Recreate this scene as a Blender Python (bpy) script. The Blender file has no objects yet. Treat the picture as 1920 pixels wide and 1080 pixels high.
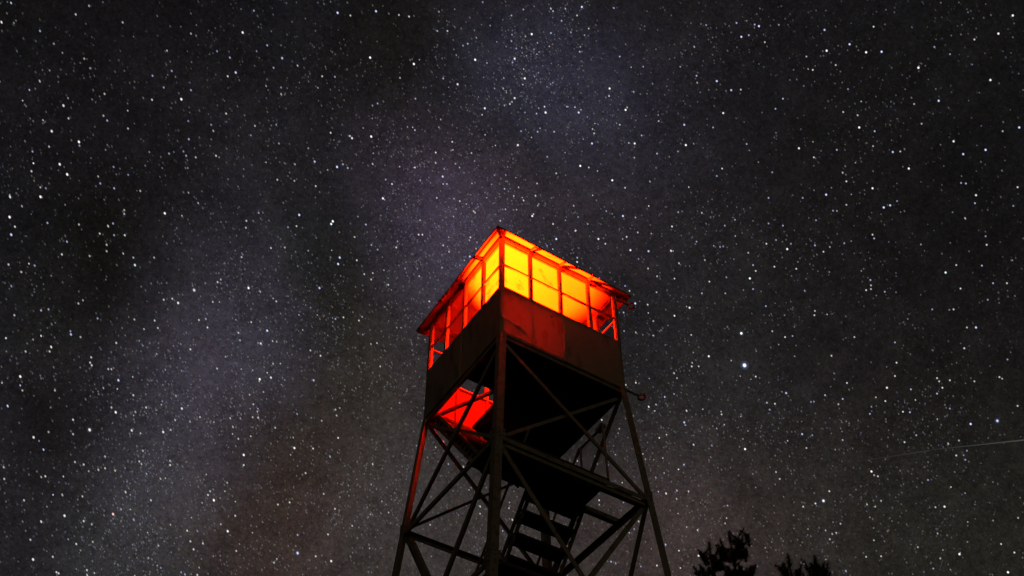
import bpy, bmesh, math, random
import numpy as np
from mathutils import Vector, Matrix, noise

SC = bpy.context.scene
COL = SC.collection
RAD = math.radians
Z0 = 13.3                                   # cab floor above the ground
W = 2.13                                    # cab is seven feet square

# ------------------------------------------------------------------ camera
F = 2.2034                                  # focal length in thousandths of the 1920 frame
CAM = Vector((-5.9286, -9.4691, Z0 - 11.7262))
FWD = Vector((0.35958874, 0.55643939, 0.74904682))
RGT = Vector((0.84123439, -0.54066611, -0.00220345))
UPV = Vector((-0.40375815, -0.63091628, 0.6625134))
cam = bpy.data.cameras.new("camera")
cam.sensor_width = 36.0
cam.lens = F * 1000 / 1920 * 36
cam.clip_start, cam.clip_end = 0.1, 12000
camo = bpy.data.objects.new("camera", cam)
camo.matrix_world = Matrix(((RGT.x, UPV.x, -FWD.x, CAM.x), (RGT.y, UPV.y, -FWD.y, CAM.y),
                            (RGT.z, UPV.z, -FWD.z, CAM.z), (0, 0, 0, 1)))
COL.objects.link(camo)
SC.camera = camo

# ------------------------------------------------------------------ world and exposure (the sky dome below lights the night)
wd = bpy.data.worlds.new("World"); SC.world = wd; wd.use_nodes = True
wn = wd.node_tree.nodes
sky_t = wn.new("ShaderNodeTexSky"); sky_t.sky_type = 'NISHITA'; sky_t.sun_disc = False
sky_t.sun_elevation = RAD(-8); sky_t.sun_rotation = RAD(213)
wd.node_tree.links.new(sky_t.outputs[0], wn["Background"].inputs[0])
wn["Background"].inputs[1].default_value = 0.01
SC.view_settings.view_transform = 'Standard'
SC.view_settings.look = 'None'
SC.view_settings.exposure = 0
SC.view_settings.gamma = 1
SC.cycles.max_bounces = 8
SC.cycles.diffuse_bounces = 4
SC.cycles.transparent_max_bounces = 16
SC.cycles.caustics_reflective = False
SC.cycles.caustics_refractive = False
SC.cycles.sample_clamp_indirect = 100

# ------------------------------------------------------------------ helpers
def direction(u, v):
    """Direction in the sky of a star read off the photograph."""
    d = FWD + RGT * ((u - 960) / 1000 / F) - UPV * ((v - 540) / 1000 / F)
    return d.normalized()

class MB:
    """Collects boxes and bars; build() links them as one mesh object."""
    def __init__(self): self.v = []; self.f = []
    def hexa(self, c):
        n = len(self.v); self.v += [tuple(p) for p in c]
        self.f += [tuple(n + i for i in q) for q in ((0, 3, 2, 1), (4, 5, 6, 7), (0, 1, 5, 4), (1, 2, 6, 5), (2, 3, 7, 6), (3, 0, 4, 7))]
        return self
    def box(self, a, b):
        (x0, y0, z0), (x1, y1, z1) = a, b
        return self.hexa([(x0, y0, z0), (x1, y0, z0), (x1, y1, z0), (x0, y1, z0), (x0, y0, z1), (x1, y0, z1), (x1, y1, z1), (x0, y1, z1)])
    def bar(self, p, q, u, v):
        """Box from p to q whose cross section spans vectors u and v (from the axis)."""
        p, q, u, v = (Vector(k) for k in (p, q, u, v))
        return self.hexa([p, p + u, p + u + v, p + v, q, q + u, q + u + v, q + v])
    def cbar(self, p, q, w, h, up=(0, 0, 1)):
        p, q = Vector(p), Vector(q); d = (q - p).normalized()
        s = d.cross(Vector(up)); s = s.normalized() if s.length > 1e-5 else Vector((1, 0, 0))
        t = s.cross(d).normalized()
        o = -s * (w / 2) - t * (h / 2)
        return self.bar(p + o, q + o, s * w, t * h)
    def angle(self, p, q, a, b, fl, t=.008):
        """L section: flanges run from the heel line along directions a and b."""
        p, q = Vector(p), Vector(q); d = (q - p).normalized()
        a, b = Vector(a), Vector(b)
        a = (a - d * a.dot(d)).normalized(); b = (b - d * b.dot(d)); b = (b - a * b.dot(a)).normalized()
        self.bar(p, q, a * fl, b * t)
        return self.bar(p + b * t, q + b * t, a * t, b * (fl - t))
    def tube(self, pts, r, n=8):
        pts = [Vector(p) for p in pts]; base = len(self.v)
        for i, p in enumerate(pts):
            d = (pts[min(i + 1, len(pts) - 1)] - pts[max(i - 1, 0)]).normalized()
            s = d.cross(Vector((0.12, .2, 1))).normalized(); t = d.cross(s)
            rr = r[i] if isinstance(r, (list, tuple)) else r
            for k in range(n):
                a = 2 * math.pi * k / n
                self.v.append(tuple(p + s * (rr * math.cos(a)) + t * (rr * math.sin(a))))
        for i in range(len(pts) - 1):
            for k in range(n):
                k2 = (k + 1) % n
                self.f.append((base + i * n + k, base + i * n + k2, base + (i + 1) * n + k2, base + (i + 1) * n + k))
        self.f.append(tuple(base + k for k in range(n))[::-1])
        self.f.append(tuple(base + (len(pts) - 1) * n + k for k in range(n)))
        return self
    def build(self, name, mat, parent=None, root=None, smooth=False):
        off = Vector(root) if root else Vector((0, 0, 0))
        me = bpy.data.meshes.new(name)
        me.from_pydata([tuple(Vector(p) - off) for p in self.v], [], self.f)
        bm = bmesh.new(); bm.from_mesh(me)
        bmesh.ops.recalc_face_normals(bm, faces=bm.faces); bm.to_mesh(me); bm.free()
        if smooth:
            for p in me.polygons: p.use_smooth = True
        me.materials.append(mat)
        o = bpy.data.objects.new(name, me); COL.objects.link(o)
        if parent is not None: o.parent = parent
        return o

def tag(o, label=None, cat=None, group=None, kind=None):
    for k, v in (("label", label), ("category", cat), ("group", group), ("kind", kind)):
        if v: o[k] = v
    return o

def empty(name, loc):
    o = bpy.data.objects.new(name, None); COL.objects.link(o); o.location = loc
    o.empty_display_size = .3
    return o

# ------------------------------------------------------------------ materials
def newmat(name):
    m = bpy.data.materials.new(name); m.use_nodes = True
    nt = m.node_tree; return m, nt, nt.nodes, nt.links

def surface(name, c0, c1, scale=4, rough=.6, metal=0, stain=None, bump=.15, stretch=(1, 1, 1), spec=.4):
    """Weathered surface: two tones of noise, streaky stains, small bumps."""
    m, nt, n, l = newmat(name); b = n["Principled BSDF"]
    tc = n.new("ShaderNodeTexCoord"); mp = n.new("ShaderNodeMapping"); mp.inputs['Scale'].default_value = stretch
    l.new(tc.outputs['Object'], mp.inputs[0])
    nz = n.new("ShaderNodeTexNoise"); nz.inputs['Scale'].default_value = scale; nz.inputs['Detail'].default_value = 7
    nz.inputs['Roughness'].default_value = .65
    l.new(mp.outputs[0], nz.inputs[0])
    cr = n.new("ShaderNodeValToRGB"); cr.color_ramp.elements[0].position = .32; cr.color_ramp.elements[1].position = .7
    cr.color_ramp.elements[0].color = (*c0, 1); cr.color_ramp.elements[1].color = (*c1, 1)
    l.new(nz.outputs[0], cr.inputs[0]); out = cr.outputs[0]
    if stain:
        n2 = n.new("ShaderNodeTexNoise"); n2.inputs['Scale'].default_value = scale * 2.3; n2.inputs['Detail'].default_value = 8
        l.new(mp.outputs[0], n2.inputs[0])
        r2 = n.new("ShaderNodeValToRGB"); r2.color_ramp.elements[0].position = .56; r2.color_ramp.elements[1].position = .68
        l.new(n2.outputs[0], r2.inputs[0])
        mx = n.new("ShaderNodeMix"); mx.data_type = 'RGBA'
        l.new(r2.outputs[0], mx.inputs[0]); l.new(out, mx.inputs[6]); mx.inputs[7].default_value = (*stain, 1); out = mx.outputs[2]
    l.new(out, b.inputs['Base Color'])
    b.inputs['Roughness'].default_value = rough; b.inputs['Metallic'].default_value = metal
    b.inputs['Specular IOR Level'].default_value = spec
    bp = n.new("ShaderNodeBump"); bp.inputs['Strength'].default_value = bump; bp.inputs['Distance'].default_value = .01
    l.new(nz.outputs[0], bp.inputs['Height']); l.new(bp.outputs[0], b.inputs['Normal'])
    return m

STEEL = surface("galvanised_steel", (.20, .175, .135), (.32, .28, .22), 6, .55, .2, (.16, .09, .05))
SKIRT = surface("painted_sheet", (.27, .235, .18), (.38, .335, .26), 2.2, .5, .2, (.17, .135, .10), .25, (1, 1, .35))
PAINT = surface("window_paint", (.24, .17, .13), (.36, .26, .21), 8, .5, 0, (.12, .07, .05))
ROOF = surface("roof_sheet", (.58, .54, .50), (.66, .62, .58), 1.6, .6, 0, None, .1)
INNER = surface("cab_lining", (.14, .032, .014), (.20, .05, .022), 3, .7, spec=.2)
PLANK = surface("old_planks", (.035, .028, .022), (.075, .06, .048), 5, .85, 0, (.02, .017, .014), .4, (1, 6, 6), .2)
CONC = surface("concrete", (.28, .27, .25), (.38, .37, .34), 5, .9)
EARTH = surface("forest_soil", (.035, .035, .018), (.085, .075, .045), .6, .95, 0, (.03, .045, .015), .6)
NEEDLE = surface("pine_needles", (.003, .020, .008), (.006, .038, .016), 3, .9, spec=.05)
BARK = surface("pine_bark", (.035, .025, .018), (.075, .055, .04), 9, .9, 0, None, .6, (1, 1, .25))
BLACKM = surface("lamp_casing", (.02, .02, .02), (.04, .04, .04), 9, .4)

def fibreglass_mat():
    """The corner sheet of the right face is thin fibreglass: some of the lamp's light comes through it."""
    m = SKIRT.copy(); m.name = "fibreglass_sheet"; nt = m.node_tree; n, l = nt.nodes, nt.links
    b = n["Principled BSDF"]; o = n["Material Output"]
    tl = n.new("ShaderNodeBsdfTranslucent"); tl.inputs[0].default_value = (.50, .30, .20, 1)
    mx = n.new("ShaderNodeMixShader"); mx.inputs[0].default_value = FIBRE
    l.new(b.outputs[0], mx.inputs[1]); l.new(tl.outputs[0], mx.inputs[2]); l.new(mx.outputs[0], o.inputs[0])
    return m
FIBRE = .036
FIBREGLASS = fibreglass_mat()

def glass_mat():
    m, nt, n, l = newmat("dusty_glass"); n.remove(n["Principled BSDF"]); o = n["Material Output"]
    tr = n.new("ShaderNodeBsdfTransparent"); tr.inputs[0].default_value = (.95, .95, .94, 1)
    gl = n.new("ShaderNodeBsdfGlossy"); gl.inputs['Roughness'].default_value = .03; gl.inputs[0].default_value = (.8, .8, .8, 1)
    lw = n.new("ShaderNodeLayerWeight"); pw = n.new("ShaderNodeMath"); pw.operation = 'POWER'; pw.inputs[1].default_value = 5
    l.new(lw.outputs['Facing'], pw.inputs[0])
    fr = n.new("ShaderNodeMath"); fr.operation = 'MULTIPLY_ADD'; fr.inputs[1].default_value = .9; fr.inputs[2].default_value = .05; l.new(pw.outputs[0], fr.inputs[0])
    ms = n.new("ShaderNodeMixShader"); l.new(fr.outputs[0], ms.inputs[0]); l.new(tr.outputs[0], ms.inputs[1]); l.new(gl.outputs[0], ms.inputs[2])
    df = n.new("ShaderNodeBsdfDiffuse"); df.inputs[0].default_value = (.22, .19, .16, 1)
    tl = n.new("ShaderNodeBsdfTranslucent"); tl.inputs[0].default_value = (.30, .26, .22, 1)
    ad = n.new("ShaderNodeMixShader"); ad.inputs[0].default_value = .5
    l.new(df.outputs[0], ad.inputs[1]); l.new(tl.outputs[0], ad.inputs[2])
    tc = n.new("ShaderNodeTexCoord")
    nz = n.new("ShaderNodeTexNoise"); nz.inputs['Scale'].default_value = 2.6; nz.inputs['Detail'].default_value = 9; nz.inputs['Roughness'].default_value = .62
    l.new(tc.outputs['Object'], nz.inputs[0])
    mr = n.new("ShaderNodeMapRange"); mr.inputs[1].default_value = .55; mr.inputs[2].default_value = .66; mr.inputs[3].default_value = .0; mr.inputs[4].default_value = .55
    l.new(nz.outputs[0], mr.inputs[0])
    m2 = n.new("ShaderNodeMixShader"); l.new(mr.outputs[0], m2.inputs[0]); l.new(ms.outputs[0], m2.inputs[1]); l.new(ad.outputs[0], m2.inputs[2])
    l.new(m2.outputs[0], o.inputs[0])
    return m
GLASS = glass_mat()

# ------------------------------------------------------------------ sky: a dome whose own glow is the Milky Way and airglow
# (u, v) readings of the photograph's sky, sRGB; turned into soft patches of glow around directions in the sky
SKY = [
 (0,0,12,11,12),(320,0,13,12,13),(640,0,19,18,20),(820,60,24,22,24),(985,40,38,36,46),(1120,20,30,28,33),(1280,0,24,22,24),(1600,0,17,16,17),(1920,0,12,12,12),
 (0,270,17,16,18),(320,270,23,21,24),(560,260,28,26,29),(800,190,30,27,30),(970,170,47,46,60),(1080,230,46,44,56),(930,270,38,33,37),(1350,270,26,24,27),(1600,270,19,18,18),(1920,270,12,12,12),
 (0,520,22,21,23),(320,500,31,29,33),(560,470,37,36,40),(610,400,29,28,30),(690,540,35,32,32),(790,340,58,49,63),(800,450,64,56,71),(700,450,32,30,32),(1080,400,46,40,46),(1350,520,32,30,31),(1600,540,22,20,20),(1920,540,16,15,14),
 (0,780,28,26,29),(250,700,43,40,46),(480,640,60,56,66),(400,740,61,56,66),(590,690,38,35,35),(650,780,53,46,43),(740,650,48,43,42),(1300,760,41,38,38),(1600,800,31,28,26),(1920,800,25,23,20),
 (0,1050,33,31,34),(150,920,38,36,39),(280,990,58,56,59),(340,880,68,63,72),(240,860,42,40,44),(420,890,48,41,39),(520,850,46,38,36),(450,1000,54,43,40),(560,950,57,46,43),(700,1060,62,55,53),(680,920,58,51,49),(960,1000,60,54,52),(1280,1040,64,53,51),(1600,1050,40,37,33),(1920,1060,31,30,25)]
def s2l(c):
    c /= 255.0
    return c / 12.92 if c <= .04045 else ((c + .055) / 1.055) ** 2.4
sd = np.array([direction(a, b) for a, b, *_ in SKY])
sc_ = np.array([[s2l(x) for x in s[2:]] for s in SKY])
KAP = 1 / (0.062 ** 2)
def kern(a, b): return np.exp(KAP * (a @ b.T - 1))
AMP = np.linalg.solve(kern(sd, sd) + .10 * np.eye(len(sd)), sc_) * .87
def glow(d):
    k = kern(np.atleast_2d(np.array(d)), sd)
    return k @ AMP

FILL_GLOW = (.27, .22, .135)
def sky_mat():
    m, nt, n, l = newmat("night_sky"); n.remove(n["Principled BSDF"]); o = n["Material Output"]
    tc = n.new("ShaderNodeTexCoord")
    nrm = n.new("ShaderNodeVectorMath"); nrm.operation = 'NORMALIZE'; l.new(tc.outputs['Object'], nrm.inputs[0])
    wz = n.new("ShaderNodeTexNoise"); wz.inputs['Scale'].default_value = 9; wz.inputs['Detail'].default_value = 6; wz.inputs['Roughness'].default_value = .6
    l.new(nrm.outputs[0], wz.inputs[0])
    sb = n.new("ShaderNodeVectorMath"); sb.operation = 'SUBTRACT'; sb.inputs[1].default_value = (.5, .5, .5); l.new(wz.outputs['Color'], sb.inputs[0])
    ml = n.new("ShaderNodeVectorMath"); ml.operation = 'MULTIPLY_ADD'; ml.inputs[1].default_value = (.075, .075, .075)
    l.new(sb.outputs[0], ml.inputs[0]); l.new(nrm.outputs[0], ml.inputs[2])
    n2 = n.new("ShaderNodeVectorMath"); n2.operation = 'NORMALIZE'; l.new(ml.outputs[0], n2.inputs[0])
    acc = None
    for d, a in zip(sd, AMP):
        dt = n.new("ShaderNodeVectorMath"); dt.operation = 'DOT_PRODUCT'; dt.inputs[1].default_value = tuple(d); l.new(n2.outputs[0], dt.inputs[0])
        ma = n.new("ShaderNodeMath"); ma.operation = 'MULTIPLY_ADD'; ma.inputs[1].default_value = KAP; ma.inputs[2].default_value = -KAP; l.new(dt.outputs['Value'], ma.inputs[0])
        ex = n.new("ShaderNodeMath"); ex.operation = 'EXPONENT'; l.new(ma.outputs[0], ex.inputs[0])
        sc = n.new("ShaderNodeVectorMath"); sc.operation = 'MULTIPLY_ADD'; sc.inputs[1].default_value = tuple(a)
        l.new(ex.outputs[0], sc.inputs[0])
        if acc is None: sc.inputs[2].default_value = (.0035, .0032, .0034)
        else: l.new(acc, sc.inputs[2])
        acc = sc.outputs[0]
    # unresolved faint stars: fine mottling, coarser clumps
    def nmul(scale, lo, hi, detail, acc, rough=.6):
        z = n.new("ShaderNodeTexNoise"); z.inputs['Scale'].default_value = scale; z.inputs['Detail'].default_value = detail; z.inputs['Roughness'].default_value = rough
        l.new(nrm.outputs[0], z.inputs[0])
        r = n.new("ShaderNodeMapRange"); r.inputs[1].default_value = .25; r.inputs[2].default_value = .75; r.inputs[3].default_value = lo; r.inputs[4].default_value = hi
        r.clamp = True
        l.new(z.outputs[0], r.inputs[0])
        s = n.new("ShaderNodeVectorMath"); s.operation = 'SCALE'; l.new(acc, s.inputs[0]); l.new(r.outputs[0], s.inputs['Scale'])
        return s.outputs[0]
    acc = nmul(620, .66, 1.34, 2, acc)
    acc = nmul(260, .82, 1.18, 2, acc)
    acc = nmul(17, .78, 1.20, 10, acc, .68)
    acc = nmul(38, .72, 1.28, 6, acc, .7)
    acc = nmul(130, .80, 1.20, 4, acc, .7)
    # coloured grain, as fine as the smallest stars
    gz = n.new("ShaderNodeTexNoise"); gz.inputs['Scale'].default_value = 420; gz.inputs['Detail'].default_value = 1; l.new(nrm.outputs[0], gz.inputs[0])
    gm = n.new("ShaderNodeVectorMath"); gm.operation = 'MULTIPLY_ADD'; gm.inputs[1].default_value = (.5, .4, .6); gm.inputs[2].default_value = (.75, .80, .70)
    l.new(gz.outputs['Color'], gm.inputs[0])
    gmul = n.new("ShaderNodeVectorMath"); gmul.operation = 'MULTIPLY'; l.new(acc, gmul.inputs[0]); l.new(gm.outputs[0], gmul.inputs[1]); acc = gmul.outputs[0]
    # warm glow added along the horizon behind the viewer to light the tower
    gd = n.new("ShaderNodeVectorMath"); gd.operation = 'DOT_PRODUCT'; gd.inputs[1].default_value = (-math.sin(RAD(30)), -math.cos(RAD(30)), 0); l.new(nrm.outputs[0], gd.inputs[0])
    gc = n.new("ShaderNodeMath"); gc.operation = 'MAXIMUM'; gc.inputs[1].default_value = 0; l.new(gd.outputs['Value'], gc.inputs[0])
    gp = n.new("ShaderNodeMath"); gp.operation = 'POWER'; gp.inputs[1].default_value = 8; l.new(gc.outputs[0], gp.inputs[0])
    gs = n.new("ShaderNodeVectorMath"); gs.operation = 'MULTIPLY_ADD'; gs.inputs[1].default_value = FILL_GLOW; l.new(gp.outputs[0], gs.inputs[0]); l.new(acc, gs.inputs[2]); acc = gs.outputs[0]
    mx = n.new("ShaderNodeVectorMath"); mx.operation = 'MAXIMUM'; mx.inputs[1].default_value = (.002, .002, .002); l.new(acc, mx.inputs[0])
    em = n.new("ShaderNodeEmission"); l.new(mx.outputs[0], em.inputs[0]); em.inputs[1].default_value = 1
    l.new(em.outputs[0], o.inputs[0])
    m.cycles.emission_sampling = 'NONE'
    return m

def star_mat():
    m, nt, n, l = newmat("starlight"); n.remove(n["Principled BSDF"]); o = n["Material Output"]
    at = n.new("ShaderNodeAttribute"); at.attribute_name = "star"
    em = n.new("ShaderNodeEmission"); l.new(at.outputs['Color'], em.inputs[0])
    l.new(em.outputs[0], o.inputs[0])
    m.cycles.emission_sampling = 'NONE'
    return m

STARS = (
    "167,11,2w;142,27,2;75,58,2b;67,77,1b;101,82,2b;117,99,1;158,110,2;169,128,2b;93,132,1;455,61,3;452,17,1b;476,20,2b;633,24,3b;596,5,1b;"
    "529,109,3b;501,85,2b;527,85,1b;513,127,2b;431,108,2b;442,136,3b;427,143,2;407,96,2b;286,142,2b;322,133,2b;307,164,2b;358,169,2b;356,155,1b;"
    "340,186,3;285,187,2;527,164,2b;604,143,2;628,144,2b;119,198,3;49,199,1b;196,176,2w;194,217,2;201,226,2b;97,246,3;148,266,3;149,273,2b;"
    "134,263,1;92,275,2;61,284,2b;112,308,3;126,327,3;59,321,2;240,241,2w;353,227,2b;396,234,2b;354,261,2b;317,288,2b;326,285,1b;344,284,2b;"
    "349,292,2;405,292,2;411,295,1;523,269,2b;478,236,2;578,278,2b;590,303,3b;553,308,2;632,313,3b;520,337,2;552,339,2;424,213,2;213,313,2b;"
    "225,316,1b;188,344,2b;214,353,2b;86,353,2b;26,43,1;230,42,2;339,50,1b;358,63,2;193,4,1b;620,249,2;198,281,1;280,285,1;263,358,2;367,295,2;"
    "304,315,1;352,315,1;457,317,1b;657,29,2;705,21,3b;748,28,2;767,31,2;823,22,2b;905,4,2b;959,29,2b;943,37,1b;1037,21,2b;1091,13,3b;1082,29,2w;"
    "1151,15,2b;1053,39,2b;997,64,3;1033,62,2b;1049,72,1b;1036,83,1r;820,58,2c;839,58,2;694,108,3;776,120,3;877,82,2b;960,65,2b;959,77,2b;"
    "968,91,2b;891,112,3;913,118,2b;965,110,3;961,117,2b;1096,66,2b;1087,97,2b;1162,106,2b;1206,125,2b;984,147,3;858,158,3;831,147,2b;794,164,1b;"
    "750,146,2w;1054,147,1;1143,166,3;1142,180,2;1188,172,2b;1173,206,3;779,185,2b;832,177,1b;708,194,2b;806,197,1b;909,203,3b;965,184,3;"
    "960,191,2;956,195,2;1021,200,2;1023,211,3;1006,213,2b;1063,200,2;1078,201,2b;1085,211,3b;1039,175,1;698,222,1;660,259,3;656,255,2;696,256,3;"
    "778,244,2b;681,240,1;977,246,2b;1008,247,2b;1039,247,2;1111,242,2;1114,250,2;1110,269,3b;971,272,3;848,266,2;1156,231,1;1235,227,2;"
    "1203,254,2b;1190,269,3;1179,268,2b;1026,294,2b;1088,311,3;1043,325,2;1104,314,2;1148,338,3;1172,352,2;1007,344,2;1232,288,2b;1271,284,2b;"
    "830,331,3b;831,345,2b;838,345,2;854,307,2b;778,314,2;652,315,2b;643,308,2b;817,286,2;846,282,1;788,338,2b;946,354,2b;962,298,1b;884,287,2b;"
    "1255,294,1;1324,47,2b;1381,43,2b;1415,46,2b;1423,49,3b;1390,69,3b;1404,66,2b;1434,79,2w;1400,39,1;1546,56,3b;1593,83,3b;1550,95,3;1624,98,3;"
    "1653,97,3b;1567,122,2;1524,131,2;1512,106,2;1722,127,3;1752,88,2b;1677,23,1b;1815,23,1b;1899,29,3;1872,63,3;1638,50,2;1764,5,1;1827,74,2;"
    "1857,150,3;1760,189,3b;1344,152,3b;1371,169,3b;1389,168,2;1306,142,2b;1356,212,3;1423,120,1b;1488,131,1;1481,150,1b;1507,161,1b;1590,167,2b;"
    "1468,185,2b;1454,204,2b;1429,211,1b;1337,239,2b;1283,234,3b;1286,272,3;1400,270,2b;1405,282,1;1498,278,3;1569,281,2b;1526,295,2;1581,210,2;"
    "1608,216,2;1611,239,3;1640,246,2b;1637,274,2;1674,285,3b;1688,284,2;1704,316,3;1728,232,2;1714,195,2;1788,265,3;1806,289,3b;1848,281,3b;"
    "1911,239,3b;1880,246,2;1840,236,1b;1802,343,2b;1811,344,2b;1908,351,2;1636,353,3;1587,340,2;1604,305,1;1637,321,1b;1354,316,2;1344,330,2b;"
    "1448,323,2b;1422,304,1;1910,138,1b;1823,121,1b;1455,249,1b;1559,352,1b;1625,268,1r;1672,127,1b;76,369,3;18,407,3;28,425,2;21,440,3b;"
    "89,418,2b;122,384,1;233,394,2;233,401,2;309,400,3;148,421,2w;212,419,2b;187,438,2;214,441,2b;234,441,2;168,480,2;200,459,2;200,471,2;"
    "116,477,2;65,498,2b;253,497,3c;250,483,2;16,496,2;40,510,2;289,483,2;364,544,4w;334,568,3;307,562,2;323,560,2;466,540,3;561,403,3b;"
    "624,415,3;621,420,3c;485,399,2b;462,414,2;461,427,2;453,482,2;414,524,2;408,529,2;399,566,2;578,470,2b;637,483,3b;634,495,3b;599,540,3b;"
    "522,526,1b;556,424,2;540,426,2b;554,440,1;386,598,2b;373,600,2;389,614,2;471,604,2;501,620,3b;489,644,3;450,638,2;447,624,2;132,621,2b;"
    "133,627,3b;151,632,2;183,597,2b;147,569,2;91,580,2b;77,582,2b;27,591,2;252,599,2;290,601,2;270,617,2;296,615,2;96,517,1;48,659,2;51,644,1;"
    "93,659,2;171,670,2;169,680,2;172,685,2;203,692,2;38,706,3;222,713,3b;213,690,1;261,639,1;218,643,2;357,655,2;339,645,1;487,711,3;508,708,3;"
    "588,713,3b;423,669,2b;407,691,2;593,446,1b;629,598,2b;582,657,2;601,667,2;512,682,2;385,531,1;229,615,1;12,659,1;1549,365,3b;1441,371,2b;"
    "1505,371,2b;1562,395,2b;1657,389,3b;1669,385,3b;1682,377,2b;1587,384,2;1830,366,3;1828,381,2b;1900,386,2b;1786,398,1b;1530,413,2b;"
    "1441,419,2b;1468,423,2b;1378,412,2b;1359,423,2b;1412,414,1;1306,453,2b;1356,462,2b;1341,463,1b;1437,457,2;1455,450,2b;1483,457,2b;"
    "1476,467,3g;1528,460,2b;1583,456,2b;1596,452,1;1636,440,2;1639,447,2b;1544,472,2;1403,474,2;1376,486,1;1412,497,2b;1417,508,2;1452,500,2;"
    "1493,504,2;1496,491,1;1362,520,2b;1406,522,3g;1330,528,2;1412,542,2b;1316,550,2b;1360,550,2b;1293,577,3;1436,574,2b;1394,544,1;1555,510,1;"
    "1615,508,1;1632,525,2b;1633,535,2;1633,542,2;1624,544,2;1659,547,2b;1680,548,1b;1643,554,1;1773,511,3g;1793,497,2;1841,498,2b;1850,459,2;"
    "1848,443,2b;1862,531,2b;1888,531,2;1852,562,2b;1801,541,2;1788,580,2;1780,581,1;1748,580,2b;1702,598,1;1528,583,2;1527,591,2;1471,591,1;"
    "1830,614,3b;1813,614,2;1678,642,2b;1602,632,2;1390,625,4;1396,685,5b;1329,668,3;1371,676,2b;1448,621,2;1472,632,2;1486,630,2b;1460,646,1;"
    "1559,667,2;1808,653,2;1889,674,2b;1681,680,2;1678,705,2;1564,700,1;1588,718,2;1757,709,2;1761,715,2;1781,713,2;1827,715,2;1879,710,2;"
    "1874,707,2;1418,658,1;1417,706,2;1296,628,2;1300,661,1;1297,687,2;1490,668,1;1898,488,1;1749,657,1;42,732,2;103,732,2;168,806,4w;247,807,3w;"
    "63,820,3;91,810,2;137,787,2;137,814,2;217,773,3;209,764,2;274,764,2;250,741,2;185,739,1;95,764,1;341,766,3;375,782,2;306,810,3;320,806,2;"
    "494,735,2b;468,740,2o;475,758,2;516,802,2;484,783,2;631,779,2;637,765,2b;629,768,2;634,821,2;552,840,3;457,853,3;457,872,2;319,864,2;"
    "319,872,2;197,856,2;197,878,2;157,871,2;85,893,2;7,876,2;8,898,2;426,905,2;394,921,2;401,938,3;390,928,2;413,934,1;521,946,2;543,942,2;"
    "121,967,3;212,964,3r;227,955,2b;172,983,2;45,938,2;283,938,2;88,950,1;441,967,2;414,983,2;427,996,3;351,995,2;357,1015,2;363,1030,2;"
    "558,1037,4b;558,1003,2b;621,1052,3;592,1043,2;57,1012,2;143,1020,2;62,1049,3;99,1044,2;106,1073,2;110,1075,2;163,1069,2;151,1032,1;"
    "153,1007,1;174,1016,2;615,1002,2;587,841,2;573,887,2;567,890,1;607,926,2;628,954,2;449,1020,1;443,1033,2;400,1043,1;413,1042,1;370,1078,2;"
    "308,1015,1;297,1023,2;227,977,1;157,977,2;1474,737,3b;1547,741,2;1438,755,2b;1443,768,2b;1453,757,2;1526,753,2b;1580,748,2b;1572,758,2;"
    "1663,727,3;1708,730,2b;1757,738,2b;1767,727,2;1660,752,2;1706,773,2b;1693,772,2;1631,776,2b;1781,766,2b;1820,795,3b;1870,789,4b;1772,781,1b;"
    "1908,761,2;1504,814,3b;1523,816,2b;1512,840,2;1580,825,2b;1579,809,1b;1566,843,1;1397,842,3;1393,823,1;1353,777,2;1696,829,2;1718,816,2b;"
    "1798,826,2;1813,845,2b;1793,854,2;1810,862,2b;1790,885,1b;1634,884,3;1639,891,2;1646,893,2;1740,900,2b;1719,913,1b;1455,885,2;1462,898,2;"
    "1417,914,1;1555,921,2;1605,918,1;1544,939,4;1506,950,2;1529,944,2;1652,939,2;1641,950,2;1771,950,3;1754,951,2;1364,948,2b;1358,949,1;"
    "1283,792,3b;1285,797,2b;1308,994,2;1310,1042,3;1488,966,1;1562,979,1;1576,982,2;1568,999,2;1556,1011,2;1561,1017,1;1515,992,1;1631,970,1;"
    "1638,990,1;1909,971,2;1721,1026,2;1652,1043,2;1624,1044,2;1799,1039,3g;1763,1047,2;1750,1066,2b;1890,1073,3;1782,1068,1;1508,1057,2b;"
    "1435,1027,1;1447,1016,1;1365,750,1o;1548,1049,1;1814,1016,1;1902,1036,2;1862,976,1;1877,1020,2;718,372,3c;669,488,2;699,512,2;728,534,2g;"
    "696,524,2;683,514,2;708,468,2b;694,470,1b;785,440,2;792,440,2;743,464,2;819,371,2;938,414,2;881,481,3b;882,445,2;671,406,1;714,404,1b;"
    "686,421,2b;534,464,2;508,465,2;679,594,2b;673,601,2;624,604,1;644,595,2;518,565,2;526,588,1;888,396,2;855,392,1;786,518,2b;831,460,2;"
    "842,472,2;862,377,2;592,349,2;735,345,2;998,405,3;1037,420,2;1043,448,3b;1122,448,3;1102,420,2b;1168,405,3b;1216,471,3b;1182,469,3b;"
    "1172,536,2b;1191,569,3b;1135,457,2;1085,465,1;1175,444,2;1232,518,2;1231,548,2;1225,602,2;805,565,2;"
)
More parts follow.
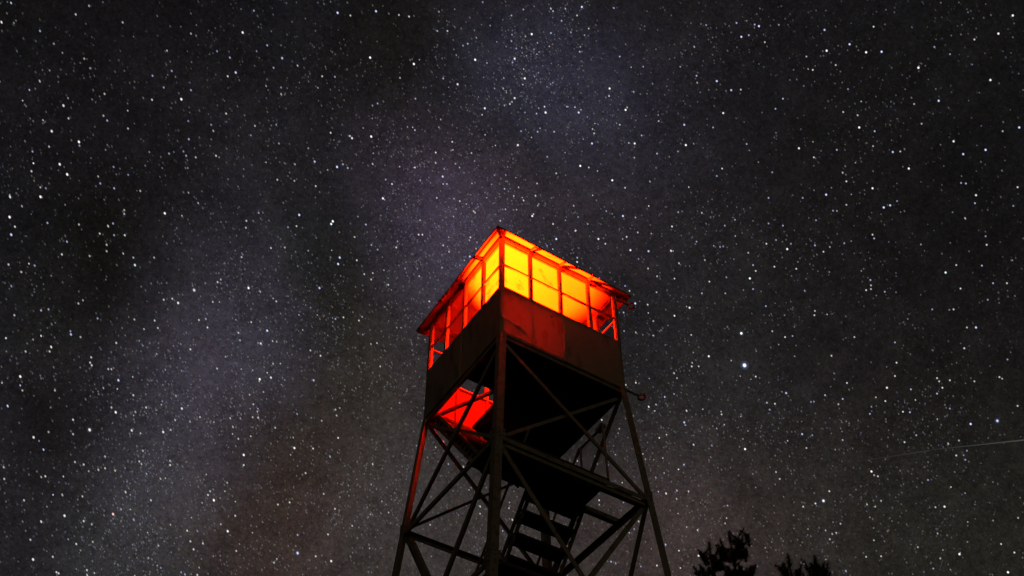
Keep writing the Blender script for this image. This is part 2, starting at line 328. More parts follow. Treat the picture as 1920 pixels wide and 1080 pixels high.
def build_sky():
    rng = np.random.default_rng(11)
    R = 3000.0
    V = []; Fc = []; Cl = []; mat = []
    NU, NV = 48, 24                                            # the dome itself
    for j in range(NV + 1):
        el = RAD(-4) + (RAD(90) - RAD(-4)) * j / NV
        for i in range(NU):
            az = 2 * math.pi * i / NU
            V.append((R * math.cos(el) * math.sin(az), R * math.cos(el) * math.cos(az), R * math.sin(el))); Cl.append((0, 0, 0, 1))
    for j in range(NV):
        for i in range(NU):
            i2 = (i + 1) % NU
            Fc.append((j * NU + i, j * NU + i2, (j + 1) * NU + i2, (j + 1) * NU + i)); mat.append(0)
    px = 1 / (F * 1000)                                         # one pixel of the photograph, in radians
    tints = {'': (1, .97, .95), 'b': (.60, .64, 1.0), 'w': (1, .90, .84), 'c': (.72, .92, 1), 'g': (.82, 1, .92), 'r': (1, .55, .5), 'o': (1, .6, .35)}
    size = {'1': (1.5, .24), '2': (1.65, .70), '3': (1.95, 1.4), '4': (2.3, 1.55), '5': (3.6, 2.6)}
    def star(d, r, I, tint, elong, depth=.985):
        d = Vector(d); rr = R * depth; bg = np.maximum(glow(d)[0], 0) * .9 + .003
        # long axis follows the turning of the sky during the exposure
        ax = (UPV * -1 + RGT * .45).normalized(); a = (ax - d * ax.dot(d)).normalized(); b = d.cross(a)
        n0 = len(V); n = 8
        V.append(tuple(d * rr)); Cl.append((*[I * t + g_ for t, g_ in zip(tint, bg)], 1))
        for ring, (fr, fi) in enumerate(((.5, .72), (1.0, .0))):
            for k in range(n):
                t = 2 * math.pi * k / n
                p = d * rr + (a * (math.cos(t) * elong) + b * math.sin(t)) * (r * fr * px * rr)
                V.append(tuple(p)); Cl.append((*[I * fi * t_ + g_ for t_, g_ in zip(tint, bg)], 1))
        for k in range(n):
            k2 = (k + 1) % n
            Fc.append((n0, n0 + 1 + k, n0 + 1 + k2)); mat.append(1)
            Fc.append((n0 + 1 + k, n0 + 1 + n + k, n0 + 1 + n + k2, n0 + 1 + k2)); mat.append(1)
    def elong(u): return 1.15 + .35 * min(1, max(0, (1100 - u) / 900))
    for it in "".join(STARS).split(";"):
        if not it: continue
        u, v, c = it.split(","); u = float(u); v = float(v)
        r, I = size[c[0]]
        star(direction(u, v), r * 1.1, I * rng.uniform(.7, 1.3) * (.85 if u < 600 else 1), tints[c[1:]], elong(u), .97 - .001 * I)
        if I > 1.5: star(direction(u, v), r * 2.6, .05 * I, (.40, .55, 1.0), 1.1, .975)
    # the faint multitude, thicker along the Milky Way
    cnt = 0
    while cnt < 36000:
        u = rng.uniform(-500, 2420); v = rng.uniform(-350, 1430)
        d = direction(u, v); g = float(glow(d)[0].mean())
        if rng.random() > (.05 + 21 * max(g, 0)) * (.26 + 1.3 * max(0, noise.fractal(Vector(d) * 16, .7, 2.2, 5) + .42)): continue
        m = rng.random() ** 4.5
        I = (.014 + .15 * m) if rng.random() > .014 else rng.uniform(.35, .7)
        if u < 100 or u > 2000 or v < -20 or v > 1100 or (940 < u < 1290 and 360 < v < 1080):
            if rng.random() < .03: I = rng.uniform(.5, 1.3)
        if d.z > -.05:
            q = rng.random()
            t = tints['b'] if q < .30 else tints['w'] if q < .42 else tints[''] 
            star(d, rng.uniform(1.25, 1.75), I, t, elong(u) * rng.uniform(.95, 1.5), .995 - .01 * I)
        cnt += 1
    # star clouds of the Milky Way, as a ragged chain from the zenith down to the lower left
    chain = [(1055, 0, 30), (1000, 90, 32), (965, 180, 34), (1040, 230, 60), (900, 290, 50), (810, 390, 48), (770, 480, 40), (860, 420, 45),
             (540, 570, 45), (480, 650, 55), (400, 760, 60), (340, 860, 60), (270, 970, 60), (210, 1060, 60)]
    for k in range(5200):
        cu, cv, sg = chain[rng.integers(len(chain))]
        u, v = cu + rng.normal() * sg * 1.15, cv + rng.normal() * sg * 1.15
        d = direction(u, v)
        if noise.fractal(Vector(d) * 45, .7, 2.2, 4) < -.05: continue
        I = .02 + .16 * rng.random() ** 2.5 if rng.random() > .03 else rng.uniform(.3, .7)
        star(d, rng.uniform(1.1, 1.6), I, tints['b'] if rng.random() < .55 else tints[''], elong(u), .996 - .005 * I)
    for k in range(5000):                                       # the rest of the night sky
        d = rng.normal(size=3); d /= np.linalg.norm(d)
        if d[2] < 0.02: continue
        d = Vector(d)
        if d.dot(FWD) > .80: continue
        star(d, 1.8, .08 + 1.0 * rng.random() ** 5, tints[''], 1.2)
    # two thin, very faint trails of a meteor low on the right
    for (u0, v0, u1, v1, I, w) in ((1740, 844, 1935, 823.5, .06, 1.5), (1560, 872, 1742, 845, .028, 1.6), (1640, 942, 1790, 922, .016, 1.4)):
        p = [direction(u0, v0 - w * .2), direction(u1, v1 - w), direction(u1, v1 + w), direction(u0, v0 + w * .2)]
        n0 = len(V)
        for q, s in zip(p, (.55, 1, 1, .55)): V.append(tuple(q * R * .98)); Cl.append((I * s, I * s, I * s * .95, 1))
        Fc.append((n0, n0 + 1, n0 + 2, n0 + 3)); mat.append(1)
    me = bpy.data.meshes.new("sky"); me.from_pydata(V, [], Fc)
    at = me.color_attributes.new("star", 'FLOAT_COLOR', 'POINT')
    at.data.foreach_set("color", np.array(Cl, dtype=np.float32).ravel())
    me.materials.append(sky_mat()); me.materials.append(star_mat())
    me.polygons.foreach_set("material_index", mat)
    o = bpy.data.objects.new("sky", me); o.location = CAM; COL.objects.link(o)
    tag(o, "clear night sky crowded with stars and the pale Milky Way", "sky", kind="structure")
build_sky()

# ------------------------------------------------------------------ ground
def build_ground():
    V = []; Fc = []
    rings = [0, 2, 4, 7, 11, 16, 24, 36, 60, 120, 300, 900, 2600]; n = 48
    rng = random.Random(3)
    for j, r in enumerate(rings):
        for i in range(n):
            a = 2 * math.pi * i / n
            h = 0 if r < 12 else rng.uniform(-.3, .3) * min(1, r / 80) * 2
            V.append((1 + r * math.cos(a), 1 + r * math.sin(a), h))
    for j in range(1, len(rings) - 1):
        for i in range(n):
            i2 = (i + 1) % n
            Fc.append((j * n + i, j * n + i2, (j + 1) * n + i2, (j + 1) * n + i))
    Fc.append(tuple(n + i for i in range(n)))
    m = MB(); m.v = V; m.f = Fc
    o = m.build("ground", EARTH)
    tag(o, "dark forest floor under the tower", "ground", kind="structure")
build_ground()

# ------------------------------------------------------------------ the lookout tower
ROOT = (W / 2, W / 2, 0)
tower = empty("lookout_tower", ROOT)
tag(tower, "steel fire lookout tower with a glowing red and yellow glazed cab on top", "lookout tower")
def P(m, name, mat, parent=None, smooth=False):
    """One part of the tower: its mesh is written in world coordinates."""
    return m.build(name, mat, tower if parent is None else parent, ROOT, smooth)
def T(x, y, z): return Vector((x, y, z + Z0))          # heights are counted from the cab floor

H0, TAP = 1.0413, .0712
LEV = [0, -2.002, -3.965, -5.95, -7.95, -9.95, -Z0 + .25]
SG = {'N': (-1, -1), 'R': (1, -1), 'B': (1, 1), 'L': (-1, 1)}
def node(c, z, ins=0):
    s = SG[c]; h = H0 - TAP * z - ins
    return T(W / 2 + s[0] * h, W / 2 + s[1] * h, z)
SIDES = [('N', 'R', (0, -1, 0)), ('N', 'L', (-1, 0, 0)), ('L', 'B', (0, 1, 0)), ('R', 'B', (1, 0, 0))]

for c, s in SG.items():
    m = MB()
    a = Vector((-s[0], 0, 0)); b = Vector((0, -s[1], 0))
    heel = Vector((s[0] * .03, s[1] * .03, 0))
    m.angle(node(c, -.01) + heel, node(c, LEV[-1]) + heel, a, b, .105, .011)
    leg = P(m, "leg", STEEL)
    for z in LEV[1:-1]:                                  # splice and gusset plates at each node, with bolt heads
        g = MB(); q = node(c, z) + heel
        for (d, nn) in ((a, b), (b, a)):
            o = q - nn * .009
            g.bar(o + Vector((0, 0, -.09)) + d * .004, o + Vector((0, 0, .09)) + d * .004, d * .13, nn * .007)
            for (dd, zz) in ((.035, -.06), (.035, .06), (.035, 0), (.10, .04), (.10, -.04)):
                p = o + d * dd + Vector((0, 0, zz)); g.bar(p - nn * .012, p, d * .02, Vector((0, 0, .02)))
        P(g, "gusset_plate", STEEL, leg)
    g = MB(); q = node(c, -Z0 + .25)
    g.box((q.x - .3, q.y - .3, -.1), (q.x + .3, q.y + .3, .25))
    P(g, "footing", CONC)

for zi in range(1, len(LEV) - 1):
    for (c0, c1, out) in SIDES:
        m = MB(); out_ = Vector(out); z = LEV[zi]
        m.angle(node(c0, z) - out_ * .0, node(c1, z), -Vector((0, 0, 1)), -out_, .07)
        P(m, "girt", STEEL)
PAN = [LEV[0], LEV[1], LEV[3], LEV[5], LEV[6]]              # braced panels: one short, then double height
for i in range(len(PAN) - 1):
    zt = PAN[i] - (.06 if i == 0 else 0); zb = PAN[i + 1]
    for (c0, c1, out) in SIDES:
        out_ = Vector(out); fl = (.062 if i == 0 else .07) if out[0] + out[1] < 0 else .045
        for k, (p, q) in enumerate(((node(c0, zt), node(c1, zb)), (node(c1, zt), node(c0, zb)))):
            off = -out_ * (.012 + .072 * k)
            m = MB(); d = (q - p).normalized(); side = out_.cross(d)
            if side.z > 0: side = -side
            m.angle(p + off + d * .05, q + off - d * .05, side, -out_ if k else -out_, fl - .01 * k, .007)
            P(m, "brace", STEEL)

# landings on the right face side and the far side, floor by floor, and the stairs between them
def landing(x0, x1, y0, y1, z, joists):
    m = MB(); n = max(2, round((y1 - y0) / .15)); w = (y1 - y0) / n
    for k in range(n):
        e = random.Random(k + int(z * 7)).uniform(-.012, .012)
        m.box(T(x0 + e, y0 + k * w + .001, z), T(x1 + e, y0 + (k + 1) * w - .001, z + .045))
    L = P(m, "landing", PLANK)
    for j in joists:
        g = MB(); g.angle(T(*j[0]), T(*j[1]), (0, 0, 1), j[2], .075)
        P(g, "joist", STEEL, L)
    return L
def guard_rail(L, posts, top, mesh=None):
    g = MB()
    for p in posts: g.tube([T(*p[0]), T(*p[1])], .017)
    g.tube([T(*p) for p in top], .02)
    P(g, "guard_rail", STEEL, L)
    if mesh:
        (x, y0, y1, z0, z1) = mesh; w = MB()
        ny = round((y1 - y0) / .045); nz = round((z1 - z0) / .045)
        for k in range(ny + 1):
            y = y0 + (y1 - y0) * k / ny; w.box(T(x - .0014, y - .0014, z0), T(x + .0014, y + .0014, z1))
        for k in range(nz + 1):
            z = z0 + (z1 - z0) * k / nz; w.box(T(x + .002, y0, z - .0014), T(x + .005, y1, z + .0014))
        P(w, "wire_mesh", STEEL, L)
def staircase(x0, x1, y0, z0, y1, z1, rails=True, treads=9):
    """Open flight from the low end (y0, z0) to the high end (y1, z1)."""
    up = Vector((0, y1 - y0, z1 - z0)); st = None
    m = MB()
    S = empty("staircase", (0, 0, 0)); S.parent = tower
    S.location = Vector((x0, y0, z0 + Z0)) - Vector(ROOT)
    base = Vector((x0, y0, z0 + Z0))
    dn = Vector((0, -(z1 - z0), (y1 - y0))).normalized()
    if dn.z > 0: dn = -dn                                # square to the flight, underside
    for x, dx in ((x0, 1), (x1, -1)):
        m = MB(); p = T(x, y0, z0); q = T(x, y1, z1)
        for o in (-.08, .06):
            m.bar(p + dn * (o - .026), q + dn * (o - .026), dn * .052, Vector((dx * .012, 0, 0)))
            m.bar(p + dn * (o - .005) + Vector((dx * .012, 0, 0)), q + dn * (o - .005) + Vector((dx * .012, 0, 0)), dn * .01, Vector((dx * .03, 0, 0)))
        L = (q - p).length; d = (q - p) / L; k = .06
        while k < L - .05:
            m.bar(p + d * k - dn * .03, p + d * (k + .05) - dn * .03, dn * .06, Vector((dx * .008, 0, 0))); k += .16
        m.build("stringer", STEEL, S, base)
    for k in range(treads):
        t = (k + .55) / treads; y = y0 + (y1 - y0) * t; z = z0 + (z1 - z0) * t
        sgn = 1 if y1 > y0 else -1
        m = MB(); m.box(T(x0 + .014, y - .12, z - .005), T(x1 - .014, y + .12, z + .04))
        m.build("tread", PLANK, S, base)
    if rails:
        for x in (x0 + .01, x1 - .01):
            m = MB(); h = Vector((0, 0, 1.0))
            p = T(x, y0, z0) + up * .1; q = T(x, y1, z1) - up * .0
            m.tube([p + h, q + h], .019)
            for t in (.1,):
                r = T(x, y0, z0) + up * t; m.tube([r, r + h], .017)
            m.build("handrail", STEEL, S, base)

# landing just under the cab
L1 = landing(-.10, 1.63, -.11, .50, -2.0,
             [((-.14, .515, -2.01), (2.26, .515, -2.01), (0, 1, 0)), ((-.1, -.09, -2.135), (2.19, -.09, -2.135), (0, 1, 0))])
guard_rail(L1, [((1.63, -.07, -2.0), (1.63, -.04, -.99)), ((1.63, .49, -2.0), (1.63, .49, -1.0))],
           [(1.63, -.05, -.985), (1.63, .47, -1.0), (1.63, .60, -1.08)], (1.63, -.05, .48, -1.97, -1.02))
m = MB(); m.cbar(T(1.63, .08, -.99), T(1.63, -.06, -.97), .075, .06); P(m, "rail_bracket", STEEL, L1)
LK = [(2.27, -4.0), (-.20, -6.0), (2.35, -8.0), (-.30, -10.0)]
staircase(.10, .66, .52, -2.0, 1.93, -.12, rails=False, treads=8)      # landing to hatch
staircase(.80, 1.64, 2.27, -4.0, .52, -1.97)                           # down from the landing
landing(.0, 1.75, 2.28, 2.28 + .05, -4.0, [])
for (ya, yb, z) in ((2.0, 2.62, -4.02), (-.28, .33, -6.0), (2.1, 2.75, -8.0), (-.42, .25, -10.0)):
    x0, x1 = -.12, 2.2
    landing(x0, x1, ya + (.34 if z == -4.02 else 0), yb, z, [((-.3, ya, z - .01), (2.4, ya, z - .01), (0, 1, 0))])
staircase(.05, .80, .34, -6.0, 2.33, -4.0)
staircase(.95, 1.75, 2.09, -8.0, .34, -6.0)
staircase(.05, .80, .26, -10.0, 2.09, -8.0)
staircase(.95, 1.75, 3.0, -13.28, .26, -10.0, treads=14)
landing(-.18, .56, -.30, .16, -4.05, [])                               # boards laid beside the near leg

# ---------------------------------------------------------------- cab: floor, hatch, frame
m = MB()
hx0, hx1, hy0, hy1 = .075, .685, 1.0, 1.93
m.box(T(.006, .006, -.05), T(W - .006, hy0, -.002)); m.box(T(.006, hy1, -.05), T(W - .006, W - .006, -.002))
m.box(T(.006, hy0, -.05), T(hx0, hy1, -.002)); m.box(T(hx1, hy0, -.05), T(W - .006, hy1, -.002))
floor = P(m, "cab_floor", PLANK)
for y in (.30, .66, .94):
    g = MB(); g.box(T(.05, y - .02, -.10), T(W - .05, y + .02, -.052)); P(g, "joist", PLANK, floor)
g = MB()
for (a, b) in (((0.004, 0.004), (W - .004, .05)), ((0.004, W - .05), (W - .004, W - .004)), ((0.004, .052), (.05, W - .052)), ((W - .05, .052), (W - .004, W - .052))):
    g.box(T(a[0], a[1], -.10), T(b[0], b[1], -.052))
P(g, "sill_channel", STEEL, floor)
g = MB(); g.cbar(T(.06, 1.95, -.075), T(.70, .60, -.075), .05, .04); P(g, "hatch_bar", STEEL, floor)

def face(k, s, n, z):
    """Point on cab face k: s along it, n inwards, z up."""
    x, y = ((s, n), (n, s), (s, W - n), (W - n, s))[k]
    return T(x, y, z)
def fbox(m, k, s0, s1, n0, n1, z0, z1):
    a, b = face(k, s0, n0, z0), face(k, s1, n1, z1)
    return m.box((min(a.x, b.x), min(a.y, b.y), a.z), (max(a.x, b.x), max(a.y, b.y), b.z))

SILLS, PLATE = (.9725, .9725, .895, .895), 2.005
def dent(k, s, z):
    """Dents of the old sheet metal, in metres outwards."""
    d = .0025 * math.sin(5.1 * s + k) * math.sin(4.3 * z + 2 * k) + .0015 * math.sin(13 * s + 2 * z + k)
    if k == 0:
        d += .014 * math.exp(-((z - (.30 - .25 * s)) / .06) ** 2 - (s / .33) ** 2)      # buckled lower corner
        d -= .012 * math.exp(-((z - (.16 - .25 * s)) / .05) ** 2 - (s / .30) ** 2)
        d -= .006 * math.exp(-((s - .87) / .04) ** 2 - ((z - .80) / .04) ** 2)
    return d
for k in range(4):
    SILL = SILLS[k]
    for half in range(2):
        sa, sb = (0.0, 1.068) if half == 0 else (1.066, W)
        if k in (1, 3): sa, sb = max(sa, .004), min(sb, W - .004)
        ns, nz = 26, 24; m = MB()
        thin = k == 0 and half == 0
        for layer in ((0,) if thin else (0, 1)):
            for j in range(nz + 1):
                for i in range(ns + 1):
                    s = sa + (sb - sa) * i / ns; z = -.012 + (SILL + .008) * j / nz
                    e = min(1, min(i, ns - i) / 3 if not (half == 0 and k == 0) else (ns - i) / 3)
                    edge = .004 * math.sin(23 * s) if j == 0 else 0
                    o = dent(k, s, z) * e * min(1, (nz - j) / 2) + (.0025 if half else 0)
                    m.v.append(tuple(face(k, s, (.003 if layer else 0) - o, z + edge)))
        n1 = ns + 1; N = n1 * (nz + 1)
        for j in range(nz):
            for i in range(ns):
                a = j * n1 + i
                m.f.append((a, a + 1, a + n1 + 1, a + n1))
                if not thin: m.f.append((N + a, N + a + n1, N + a + n1 + 1, N + a + 1))
        for j in range(0 if thin else nz):
            for a, b in ((j * n1, (j + 1) * n1), (j * n1 + ns, (j + 1) * n1 + ns)): m.f.append((a, b, N + b, N + a))
        for i in range(0 if thin else ns):
            for a, b in ((i, i + 1), (nz * n1 + i, nz * n1 + i + 1)): m.f.append((a, b, N + b, N + a))
        sk = P(m, "wall_panel", FIBREGLASS if thin else SKIRT, None, True)
        if k == 0:
            g = MB()
            for (s, z) in (((.87, .80), (.3, .93), (.62, .93), (.98, .93)) if half == 0 else ((1.3, .93), (1.7, .93), (2.05, .93), (2.05, .4), (2.05, .1))):
                r = .018 if (s, z) == (.87, .80) else .008
                p = face(k, s, -.004, z); g.tube([p, face(k, s, -.012 - r * .6, z)], r)
            P(g, "bolt", STEEL, sk)
    m = MB(); fbox(m, k, 1.06 if k == 0 else .03, W - .03, .022, .035, .0, SILL - .03)
    if k == 0:                                             # bare rails behind the fibreglass
        m.bar(face(0, .05, .012, .40), face(0, .42, .012, .26), (0, .03, 0), (0, 0, -.10)); fbox(m, 0, .03, 1.05, .01, .05, 0, .05)
    for b in (.05, .532, 1.065, 1.598, W - .05): fbox(m, k, b - .02, b + .02, .036, .075 if b in (.05, W - .05) else .058, .0, SILL - .031)
    P(m, "wall_lining", INNER)
    m = MB(); fbox(m, k, .058 if k in (0, 2) else .062, W - (.058 if k in (0, 2) else .062), -.006, .062, SILL - .028, SILL)
    P(m, "window_sill", PAINT)
    m = MB(); ex = (-.004, W + .004) if k in (0, 2) else (.058, W - .058)
    fbox(m, k, ex[0], ex[1], -.006, .055, PLATE, PLATE + .06)
    P(m, "top_plate", PAINT)
SILL = .9725
for (k, sx, sy) in (('N', 0, 0), ('R', 1, 0), ('L', 0, 1), ('B', 1, 1)):
    m = MB(); x = W * sx; y = W * sy; dx = 1 - 2 * sx; dy = 1 - 2 * sy
    m.angle(T(x - dx * .005, y - dy * .005, SILL - .10), T(x - dx * .005, y - dy * .005, PLATE - .001), (dx, 0, 0), (0, dy, 0), .062, .006)
    m.box(*[T(x + dx * q, y + dy * q, z) for q, z in ((.004, SILL - .1), (.05, PLATE - .001))])
    P(m, "corner_post", PAINT)
BAY = [0, .532, 1.065, 1.598, W]
for k in range(4):
    SILL = SILLS[k]
    for b in (1, 2, 3):
        m = MB(); fbox(m, k, BAY[b] - .025, BAY[b] + .025, -.002, .05, SILL + .0005, PLATE - .0005)
        P(m, "mullion", PAINT)
    for b in range(4):
        s0 = BAY[b] + (.06 if b == 0 else .0215); s1 = BAY[b + 1] - (.06 if b == 3 else .0215)
        z0, z1 = SILL + .001, PLATE - .001; zm = 1.478
        m = MB()
        fbox(m, k, s0, s0 + .012, .010, .034, z0, z1); fbox(m, k, s1 - .012, s1, .010, .034, z0, z1)
        fbox(m, k, s0 + .012, s1 - .012, .011, .033, z0, z0 + .016); fbox(m, k, s0 + .012, s1 - .012, .011, .033, z1 - .022, z1)
        fbox(m, k, s0 + .012, s1 - .012, .009, .035, zm - .016, zm + .016)
        win = P(m, "window", PAINT)
        if k > 1: continue                                # the far sashes have lost their glass: clear stars show through
        g = MB()
        for (za, zb) in ((z0 + .016, zm - .016), (zm + .016, z1 - .022)):
            n = len(g.v)
            g.v += [tuple(face(k, s, .022, z)) for s, z in ((s0 + .01, za), (s1 - .01, za), (s1 - .01, zb), (s0 + .01, zb))]
            g.f.append((n, n + 1, n + 2, n + 3))
        P(g, "glass", GLASS, win)

m = MB(); m.box(T(.057, .057, 2.045), T(W - .057, W - .057, 2.057)); P(m, "ceiling", ROOF)
# ---------------------------------------------------------------- roof: low hipped sheet with rafters that run out under the eaves
EAVE = {'N': (-.17, -.17, 2.045), 'R': (2.335, -.125, 2.03), 'B': (2.32, 2.32, 2.04), 'L': (-.13, 2.355, 2.03)}
APEX = (W / 2, W / 2, 2.47)
def build_roof():
    m = MB(); n = 18
    order = ['N', 'R', 'B', 'L']
    for i in range(4):
        a, b = Vector(EAVE[order[i]]), Vector(EAVE[order[(i + 1) % 4]]); ap = Vector(APEX)
        for lay in (0, .006):
            base = len(m.v)
            for r in range(n + 1):
                t = r / n
                for c in range(n + 1):
                    s = c / n
                    p = (a.lerp(b, s)).lerp(ap, t)
                    w = (1 - t) * (.006 * math.sin(s * 11 + i) * math.sin(s * math.pi) + .004 * math.sin(s * 31 + i * 2) * math.sin(s * math.pi))
                    m.v.append(tuple(T(p.x, p.y, p.z + lay + w)))
            for r in range(n):
                for c in range(n):
                    q = base + r * (n + 1) + c
                    m.f.append((q, q + 1, q + n + 2, q + n + 1))
            if lay:
                o = (n + 1) ** 2
                for c in range(n): m.f.append((base - o + c, base - o + c + 1, base + c + 1, base + c))
    roof = P(m, "roof", ROOF)
    ap = Vector(APEX)
    def under(x, y):
        """Height of the roof's underside over (x, y)."""
        q = max(abs(x - W / 2), abs(y - W / 2)) / (W / 2 + .17)
        return 2.042 + (APEX[2] - 2.042) * (1 - min(q, 1))
    for k in range(4):
        for b in range(1, 4):
            s = BAY[b]; inn = min(s, W - s) + .02
            def f2(n_): 
                x, y = ((s, n_), (n_, s), (s, W - n_), (W - n_, s))[k]; return x, y
            (xa, ya), (xb, yb) = f2(-.15), f2(inn)
            g = MB(); g.cbar(T(xa, ya, under(xa, ya) - .026), T(xb, yb, under(xb, yb) - .026), .036, .044)
            P(g, "rafter", PAINT, roof)
    for c in order:
        e = Vector(EAVE[c]); g = MB()
        g.cbar(T(*(e.lerp(ap, .012) - Vector((0, 0, .03)))), T(*(ap - Vector((0, 0, .035)))), .05, .05); P(g, "hip_rafter", PAINT, roof)
    g = MB()
    for i in range(4):                                     # drip edge folded down along the eaves
        a, b = Vector(EAVE[order[i]]), Vector(EAVE[order[(i + 1) % 4]])
        g.cbar(T(*(a - Vector((0, 0, .006)))), T(*(b - Vector((0, 0, .006)))), .006, .03)
    P(g, "drip_edge", PAINT, roof)
    g = MB(); g.tube([T(APEX[0], APEX[1], 2.46), T(APEX[0], APEX[1], 2.54), T(APEX[0], APEX[1], 2.60)], [.10, .08, .02], 12); P(g, "roof_cap", STEEL, roof)
build_roof()

for z in (1.92, -.03):                                      # stand-off brackets with a ring at the right corner
    m = MB()
    m.cbar(T(W - .02, -.014, z), T(2.345, -.02, z), .022, .03)
    pts = [T(2.405 + .058 * math.cos(a), -.02 + .058 * math.sin(a), z) for a in [2 * math.pi * i / 20 for i in range(21)]]
    base = len(m.v)
    for i in range(20):
        a0, a1 = 2 * math.pi * i / 20, 2 * math.pi * (i + 1) / 20
        def rp(a, r, dz): return T(2.405 + r * math.cos(a), -.02 + r * math.sin(a), z + dz)
        m.hexa([rp(a0, .050, -.02), rp(a0, .062, -.02), rp(a1, .062, -.02), rp(a1, .050, -.02), rp(a0, .050, .02), rp(a0, .062, .02), rp(a1, .062, .02), rp(a1, .050, .02)])
    P(m, "mast_bracket", STEEL)

# ---------------------------------------------------------------- red lamp standing on the cab floor
LX, LY = .30, .52
lamp = empty("lantern", T(LX, LY, 0))
tag(lamp, "red lantern inside the glowing cab, shining up at the roof", "lantern")
LR = tuple(T(LX, LY, 0))
m = MB(); m.tube([T(LX, LY, 0), T(LX, LY, .04), T(LX, LY, .045), T(LX, LY, .16), T(LX, LY, .20)], [.07, .07, .045, .045, .06], 16); m.build("casing", BLACKM, lamp, LR)
m = MB(); m.tube([T(LX + .07 * math.cos(a), LY, .18 + .09 * math.sin(a)) for a in [math.pi * i / 10 for i in range(11)]], .005, 6); m.build("handle", BLACKM, lamp, LR)
def lamp_light(kind, energy, col, z, **kw):
    d = bpy.data.lights.new("lantern_light", kind); d.energy = energy; d.color = col
    for k, v in kw.items(): setattr(d, k, v)
    o = bpy.data.objects.new("lantern_light", d); COL.objects.link(o); o.parent = lamp; o.location = (0, 0, z)
    return o
sp = lamp_light('SPOT', 20000, (1, .0105, .0001), .30, spot_size=RAD(64), spot_blend=.45, shadow_soft_size=.03)
sp.rotation_euler = Vector((.74 - LX, .42 - LY, 1.75)).to_track_quat('-Z', 'Y').to_euler()
lamp_light('POINT', 70, (1, .004, .0002), .32, shadow_soft_size=.04)

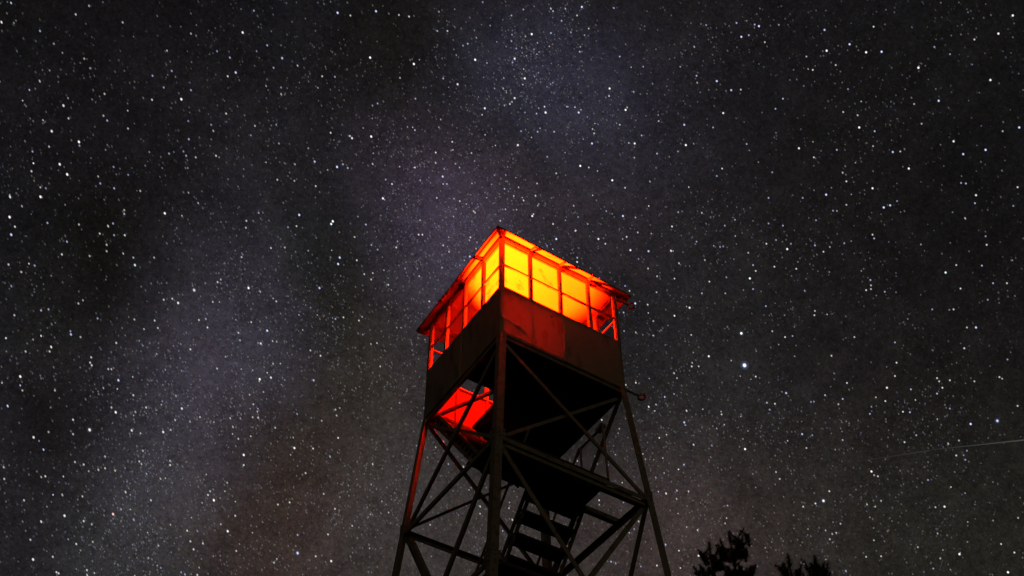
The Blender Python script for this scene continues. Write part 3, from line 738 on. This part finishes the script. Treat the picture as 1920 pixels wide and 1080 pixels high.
# ------------------------------------------------------------------ pines beyond the tower
def pine(u, v, dist, seed, label, spread, tops):
    rng = random.Random(seed)
    d = direction(u, v); t = dist / math.hypot(d.x, d.y)
    top = CAM + d * t; base = Vector((top.x, top.y, 0)); H = top.z
    root = empty("pine_tree", base)
    tag(root, label, "tree", "pine trees at the lower right of the tower")
    tr = MB(); zs = [0, .3, 1, H * .3, H * .6, H * .85, H - .12]
    tr.tube([base + Vector((.05 * math.sin(z * .7 + seed), .05 * math.cos(z * .6), z)) if z < H - 1 else base + Vector((0, 0, z)) for z in zs],
            [.24, .18, .15, .12, .08, .035, .008], 10)
    nd = MB()
    def shoot(p, ax, L, R_, n):
        """A bottlebrush tuft of needles around a twig that points along ax."""
        ax = ax.normalized(); s = ax.orthogonal().normalized(); q = ax.cross(s)
        for i in range(n):
            f = rng.random(); a = rng.uniform(0, 2 * math.pi)
            rad = s * math.cos(a) + q * math.sin(a)
            o = p + ax * (L * f)
            ln = R_ * (1.15 - .75 * f) * rng.uniform(.75, 1.15)
            tip = o + (rad * rng.uniform(.75, 1.0) + ax * rng.uniform(.5, 1.0)).normalized() * ln
            w = (ax.cross(rad) * math.cos(f * 9 + i) + ax * math.sin(f * 9 + i) * .6) * .0052
            b = len(nd.v); nd.v += [tuple(o - w), tuple(o + w), tuple(tip)]; nd.f.append((b, b + 1, b + 2))
    def bough(p, dirv, L, n, fine):
        """A limb with side shoots, its tip turned up."""
        pts = [p + dirv * (L * k / 4) + Vector((0, 0, .20 * L * (k / 4) ** 2)) for k in range(5)]
        tr.tube(pts, [.018 * L + .006, .014 * L + .004, .01 * L + .004, .006, .004], 5)
        for j in range(n):
            f = .25 + .75 * (j + .5) / n; k = min(3, int(f * 4)); o = pts[k].lerp(pts[k + 1], f * 4 - k)
            sd_ = dirv.cross(Vector((0, 0, 1))).normalized() * rng.uniform(-1, 1)
            ax = Vector((0, 0, 1)) * rng.uniform(.5, 1.2) + dirv * rng.uniform(0, .5) + sd_ * .55
            shoot(o, ax, rng.uniform(.17, .25), rng.uniform(.11, .14), fine)
        shoot(pts[4], Vector((0, 0, 1)) + dirv * .5, .22, .10, int(fine * 1.2))
    shoot(base + Vector((0, 0, H - .34)), Vector((.03, .02, 1)), .26, .12, 190)
    shoot(base + Vector((0, 0, H - .55)), Vector((.03, .02, 1)), .26, .10, 120)
    for (du, dv, hh) in tops:                              # leading shoots that stand out against the stars
        q = CAM + direction(u + du, v + dv) * t
        foot = base + Vector((0, 0, q.z - hh))
        tr.tube([foot, foot.lerp(q, .5) + Vector((0, 0, -.05)), q], [.015, .011, .004], 5)
        shoot(q - (q - foot).normalized() * .12 - Vector((0, 0, .22)), Vector((0, 0, 1)) + (q - foot) * .15, .26, .13, 190)
        for j in range(4):
            f = .45 + .14 * j; o = foot.lerp(q, f); a = rng.uniform(0, 6.28)
            shoot(o, Vector((math.cos(a) * .8, math.sin(a) * .8, 1)), .2, .09, 120)
    z = H - .72; layer = 0
    while z > H * .32:
        depth = H - z
        n = 4 if depth < 1.6 else 5
        rl = min(spread * (.16 + .40 * depth ** .75), 2.4)
        fine = 170 if depth < 2.2 else 26
        for i in range(n):
            a = layer * 1.1 + 2 * math.pi * i / n + rng.uniform(-.35, .35)
            L = rl * rng.uniform(.7, 1.15)
            bough(base + Vector((0, 0, z + rng.uniform(-.1, .1))), Vector((math.cos(a), math.sin(a), rng.uniform(.1, .4) if depth < 2 else .1)).normalized(), L, 2 + int(L * 4), fine)
        z -= .29 if depth < 2.5 else .55
        layer += 1
    # write meshes relative to the root
    o = tr.build("trunk", BARK, root, base)
    o = nd.build("crown", NEEDLE, root, base)
pine(1365, 989, 17.5, 5, "tallest dark pine with a broad bushy top, lower right of the tower", .52, [(21, 13, .5), (42, 9, .6), (-16, 36, .4), (36, 40, .5), (10, 44, .5)])
pine(1328, 1010, 18.6, 8, "slim dark pine top just left of the bushy pine", .46, [(-12, 28, .4), (12, 30, .4)])
pine(1475, 1032, 17.0, 21, "small pine tip standing between the bushy pine and the outermost pine", .33, [(-13, 30, .4)])
pine(1525, 1035, 17.8, 34, "outermost small pine tip, farthest from the tower", .36, [(-14, 26, .4), (14, 26, .4)])
